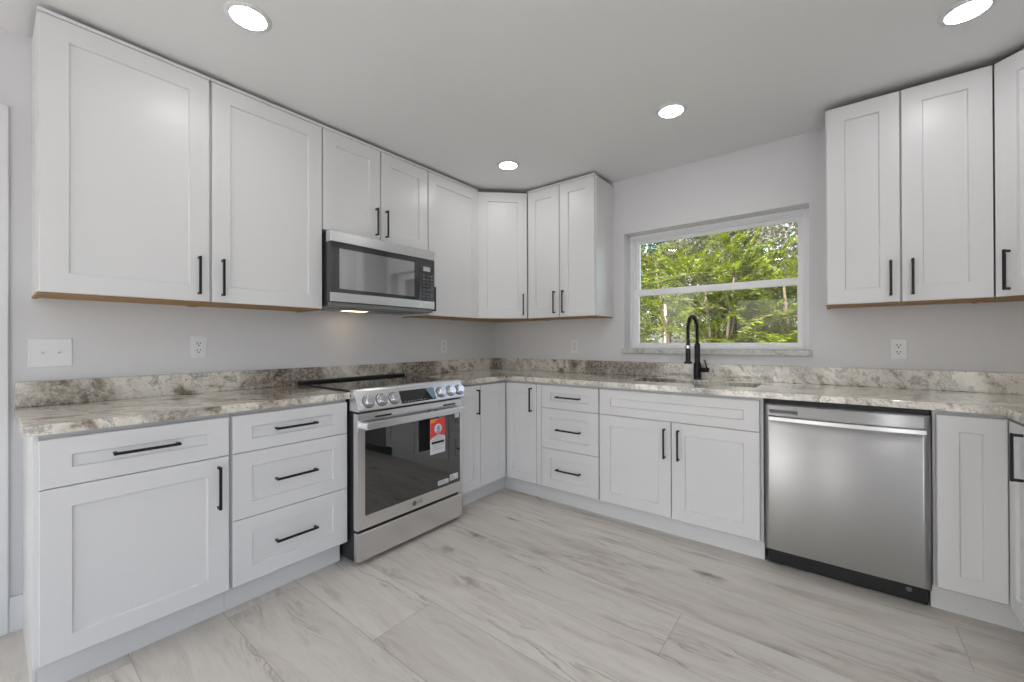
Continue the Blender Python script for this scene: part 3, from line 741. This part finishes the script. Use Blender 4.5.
m = MB(LEFT); m.box(-50.05, MY1, 55.6, 57.7, 13.9, MF, .08); m.build('panel_rail', 'steelbright', pn)
m = MB(LEFT); m.box(-49.1, -46.7, 65.9, 67.1, MF - .1, MF - .03); m.build('display', 'screen', pn)
m = MB(LEFT)
for r_ in range(7):
    for c_ in range(3): m.box(-49.3 + c_ * 1.3, -48.4 + c_ * 1.3, 58.7 + r_ * .95, 59.2 + r_ * .95, MF - .1, MF - .03)
m.build('keys', 'mwkeys', pn)
m = MB(LEFT); m.box(MY0 + .2, MY1 - .2, 54.6, 55.55, 1.0, 15.0, .1)
for k in range(2):
    a = MY0 + 3.5 + k * 13.2; m.box(a, a + 10, 54.4, 54.62, 3, 11)
m.build('underside', 'mwunder', t)
m = MB(LEFT); m.box(-67, -61, 54.36, 54.41, 4.5, 7.5); m.build('lamp_lens', 'mwlamp', t)

# ------------------------------------------------------------------ outlets and switches
def outlet(fr, a, b, label, dark=True, w=2.75, h=4.6):
    t = thing('wall_outlet', label, 'outlet', fr(a, b - h / 2, 0), 'white duplex outlets above the worktop')
    m = MB(fr); m.box(a - w / 2, a + w / 2, b - h / 2, b + h / 2, .01, .2, .07); m.build('cover_plate', 'plate', t)
    m = MB(fr); m.box(a - .68, a + .68, b - 1.35, b + 1.35, .15, .28, .05); rc = m.build('receptacle', 'plate', t)
    m = MB(fr)
    for s_ in (-.72, .72):
        m.box(a - .34, a - .20, b + s_ - .05, b + s_ + .32, .26, .285); m.box(a + .20, a + .34, b + s_ - .0, b + s_ + .28, .26, .285)
        m.lathe((a, b + s_ - .32, .26), (0, 0, 1), [(.14, 0), (.14, .025)], 10)
    m.build('slots', 'slot', rc)
outlet(LEFT, -95.8, 45.45, 'white duplex outlet on the range wall below the second wall cabinet')
outlet(LEFT, -27.6, 44.9, 'white duplex outlet on the range wall near the corner, right of the microwave')
outlet(BACK, 34.9, 44.7, 'white duplex outlet on the window wall left of the window')
outlet(BACK, 115.65, 44.5, 'white duplex outlet on the window wall right of the window')
t = thing('light_switch', 'white two-gang toggle switch plate at the far left end of the range wall', 'light switch', (0, -116.3, 42.4), None)
m = MB(LEFT); m.box(-118.85, -113.85, 42.4, 47.2, .01, .2, .07); m.build('cover_plate', 'plate', t)
for a in (-117.25, -115.4):
    m = MB(LEFT); m.box(a - .22, a + .22, 44.3, 45.3, .18, .24, .02); m.prism([(44.6, .2), (44.95, .2), (45.15, .62), (44.9, .66)], a - .12, a + .12)
    for z in (43.6, 46.0): m.lathe((a, z, .18), (0, 0, 1), [(.13, 0), (.13, .05)], 10)
    m.build('toggle', 'plate', t)

# ------------------------------------------------------------------ outdoors
GZ = -8.0
m = MB(); m.box(-3000, 2500, 8.2, 4000, GZ - 4, GZ); m.build('ground', 'lawn', kind='structure')
rnd = random.Random(7)
def leaves_mesh(name, quads, mat, parent):
    vs = []; fs = []; org = wloc(parent)
    for p, d, s_, L_, W_ in quads:
        k = len(vs); mid = p + d * (L_ * .45)
        vs += [(p - org) * IN, (mid + s_ * W_ / 2 - Vector((0, 0, W_ * .12)) - org) * IN, (p + d * L_ - org) * IN, (mid - s_ * W_ / 2 - Vector((0, 0, W_ * .12)) - org) * IN]
        fs.append((k, k + 1, k + 2, k + 3))
    me = bpy.data.meshes.new(name); me.from_pydata([tuple(v) for v in vs], [], fs); me.materials.append(M[mat])
    o = bpy.data.objects.new(name, me); COL.objects.link(o); o.parent = parent; return o
def rvec():
    while 1:
        v = Vector((rnd.uniform(-1, 1), rnd.uniform(-1, 1), rnd.uniform(-1, 1)))
        if .05 < v.length < 1: return v.normalized()
def frond_tree(x, y, h0, reach, nst, nbr, label, mat='leaf_bright', nl=24, ls=5.4, up=1.0):
    t = thing('tree', label, 'tree', (x, y, GZ), 'trees in the garden outside the window')
    trunk = MB(); q = []
    tops = []
    for i in range(nst):
        a = i / nst * 2 * math.pi + rnd.uniform(-.4, .4); lean = rnd.uniform(10, 26)
        pts = [(x + math.cos(a) * (4 + lean * s_ ** 1.3), y + math.sin(a) * (4 + lean * s_ ** 1.3), GZ + (h0 - GZ) * s_) for s_ in (0, .25, .5, .75, 1)]
        trunk.tube(pts, [1.9, 1.6, 1.3, 1.1, .8], 8); tops.append((Vector(pts[-1]), a))
        tops += [(Vector(pts[-2]), a), (Vector(pts[-3]), a)]
    br = MB()
    for i in range(nbr):
        tp, a0 = tops[i % len(tops)]
        a = rnd.uniform(0, 2 * math.pi); el = rnd.uniform(.1, 1.2) * up
        d = Vector((math.cos(a) * math.cos(el), math.sin(a) * math.cos(el), math.sin(el)))
        p = Vector(tp); Lb = reach * rnd.uniform(.6, 1.15); pts = [p.copy()]
        side = d.cross(Vector((0, 0, 1))).normalized()
        for k in range(nl):
            st = Lb / nl; p = p + d * st; d = (d + Vector((0, 0, -.030))).normalized(); pts.append(p.copy())
            if k < 2: continue
            for sg in (-1, 1):
                ld = (side * sg * .8 + d * .55 + rvec() * .35 + Vector((0, 0, .15))).normalized()
                q.append((p.copy(), ld, ld.cross(rvec() * .5 + Vector((0, 0, 1))).normalized(), ls * rnd.uniform(.7, 1.25), ls * .42))
        br.tube(pts[::4], [max(.12, .7 * (1 - j / (len(pts[::4])))) for j in range(len(pts[::4]))], 5)
    trunk.build('trunk', 'bark', t); br.build('branches', 'bark', t)
    leaves_mesh('foliage', q, mat, t)
def crown_tree(x, y, h0, blobs, n, label, mat, ls=7.0, tr=7.0, bark='barkgrey'):
    t = thing('tree', label, 'tree', (x, y, GZ), 'trees in the garden outside the window')
    m = MB(); m.tube([(x, y, GZ), (x + rnd.uniform(-4, 4), y, GZ + (h0 - GZ) * .5), (x + rnd.uniform(-8, 8), y, h0)], [tr, tr * .8, tr * .6], 10)
    for bx, by, bz, rx, rz in blobs:
        m.tube([(x, y, h0 - 4), ((x + bx) / 2 + rnd.uniform(-10, 10), (y + by) / 2, (h0 + bz) / 2), (bx, by, bz)], [tr * .5, tr * .3, tr * .12], 7)
    m.build('trunk', bark, t)
    q = []
    tot = sum(b[3] ** 2 * b[4] for b in blobs)
    for bx, by, bz, rx, rz in blobs:
        cl = [(rvec(), rnd.random() ** .45) for _ in range(max(6, int(26 * rx / 60)))]
        for _ in range(int(n * rx * rx * rz / tot)):
            v, rr = rnd.choice(cl); c = Vector((bx + v.x * rx * rr, by + v.y * rx * rr, bz + v.z * rz * rr))
            p = c + rvec() * rx * .26 * rnd.random() ** .6
            d = rvec(); q.append((p, d, d.cross(rvec()).normalized(), ls * rnd.uniform(.6, 1.3), ls * .5))
    leaves_mesh('foliage', q, mat, t)
frond_tree(27, 255, 96, 60, 7, 120, 'multi-trunked bright green tree nearest the middle of the window')
frond_tree(79, 275, 90, 56, 6, 105, 'bright green tree at the right side of the window')
frond_tree(-34, 340, 120, 60, 3, 60, 'bright green tree with arching branches at the left side of the window')
frond_tree(52, 315, 66, 52, 5, 90, 'bright yellow-green tree low in the middle of the window', ls=4.2)
crown_tree(-120, 560, 90, [(-120, 560, 120, 80, 55), (-60, 600, 170, 80, 50), (-190, 580, 165, 85, 60), (-150, 560, 60, 70, 36)], 8500, 'olive brown-green tree at the left behind the pole', 'leaf_mid', 6.5)
crown_tree(10, 720, 120, [(0, 700, 215, 95, 60), (-90, 720, 235, 85, 55), (60, 690, 205, 80, 42), (20, 720, 150, 80, 40), (-40, 740, 300, 90, 50)], 12000, 'large grey-olive oak filling the top of the window', 'leaf_oak', 7)
crown_tree(-330, 1000, 120, [(-330, 1000, 150, 130, 90), (-200, 1020, 130, 110, 80), (-270, 1000, 260, 140, 80), (-120, 1030, 290, 120, 60), (-200, 1000, 340, 130, 60)], 14000, 'dark green tree far back at the left', 'leaf_dark', 10)
crown_tree(-70, 900, 100, [(-70, 900, 110, 110, 60), (40, 920, 120, 100, 55), (-20, 900, 170, 110, 50)], 8000, 'dark green tree far back in the middle', 'leaf_dark', 9)
# shrub, pole
t = thing('shrub', 'small round green shrub near the pale pole', 'shrub', (-104, 430, GZ), None)
q = []
for _ in range(900):
    v = rvec() * rnd.random() ** .35; p = Vector((-104 + v.x * 17, 430 + v.y * 17, 28 + v.z * 26)); d = rvec(); q.append((p, d, d.cross(rvec()).normalized(), 5, 2.4))
leaves_mesh('foliage', q, 'leaf_mid', t)
m = MB(); m.tube([(-104, 430, GZ), (-103, 430, 12)], [2, 1.2], 7); m.build('stem', 'bark', t)
m = MB(); m.tube([(-80, 450, GZ), (-80, 450, 60), (-80, 450, 118)], [2.7, 2.3, 1.9], 12)
o = m.build('pole', 'pole'); recentre(o, (-80, 450, GZ)); tag(o, 'thin pale pole standing among the trees at the left of the window', 'pole')
# neighbour's house and a parked car, far back
t = thing('house', 'pale pink neighbouring house with a low roof behind the trees', 'house', (-30, 1300, GZ), None)
m = MB(); m.box(-95, 120, 1250, 1500, GZ, 92); m.build('walls', 'pink', t)
m = MB(WORLD); m.loops([[(-115, 1230, 92), (140, 1230, 92), (140, 1520, 92), (-115, 1520, 92)], [(-40, 1340, 150), (60, 1340, 150), (60, 1400, 150), (-40, 1400, 150)]]); m.build('roof', 'roof', t)
for x in (-60, 60):
    m = MB(Frame((0, 1250, 0), (1, 0, 0), (0, -1, 0))); m.box(x - 18, x + 18, 38, 74, -1, .6); m.build('window', 'carglass', t)
t = thing('car', 'pale blue car parked beyond the lawn at the left of the window', 'car', (-245, 800, GZ), None)
CF = Frame((-245, 800, GZ), (1, 0, 0), (0, -1, 0))
m = MB(CF); m.prism([(-36, 0), (36, 0)] if False else [(10, -35), (10, 35), (32, 36), (36, 33), (36, -33), (32, -36)], -90, 90, bev=2); cb = m.build('body', 'carpaint', t)
m = MB(CF); m.loops([[(-60, 36, -32), (62, 36, -32), (62, 36, 32), (-60, 36, 32)], [(-36, 57, -27), (38, 57, -27), (38, 57, 27), (-36, 57, 27)]]); m.build('cabin', 'carglass', t)
m = MB(CF); m.box(-36, 38, 57, 59, -27, 27, .8); m.build('roof', 'carpaint', t)
for a in (-56, 56):
    for c in (-31, 31):
        m = MB(CF); m.lathe((a, 12, c - 4), (0, 0, 1), [(12, 0), (13, 1.5), (13, 6.5), (12, 8)], 20); m.build('wheel', 'rubber', t)
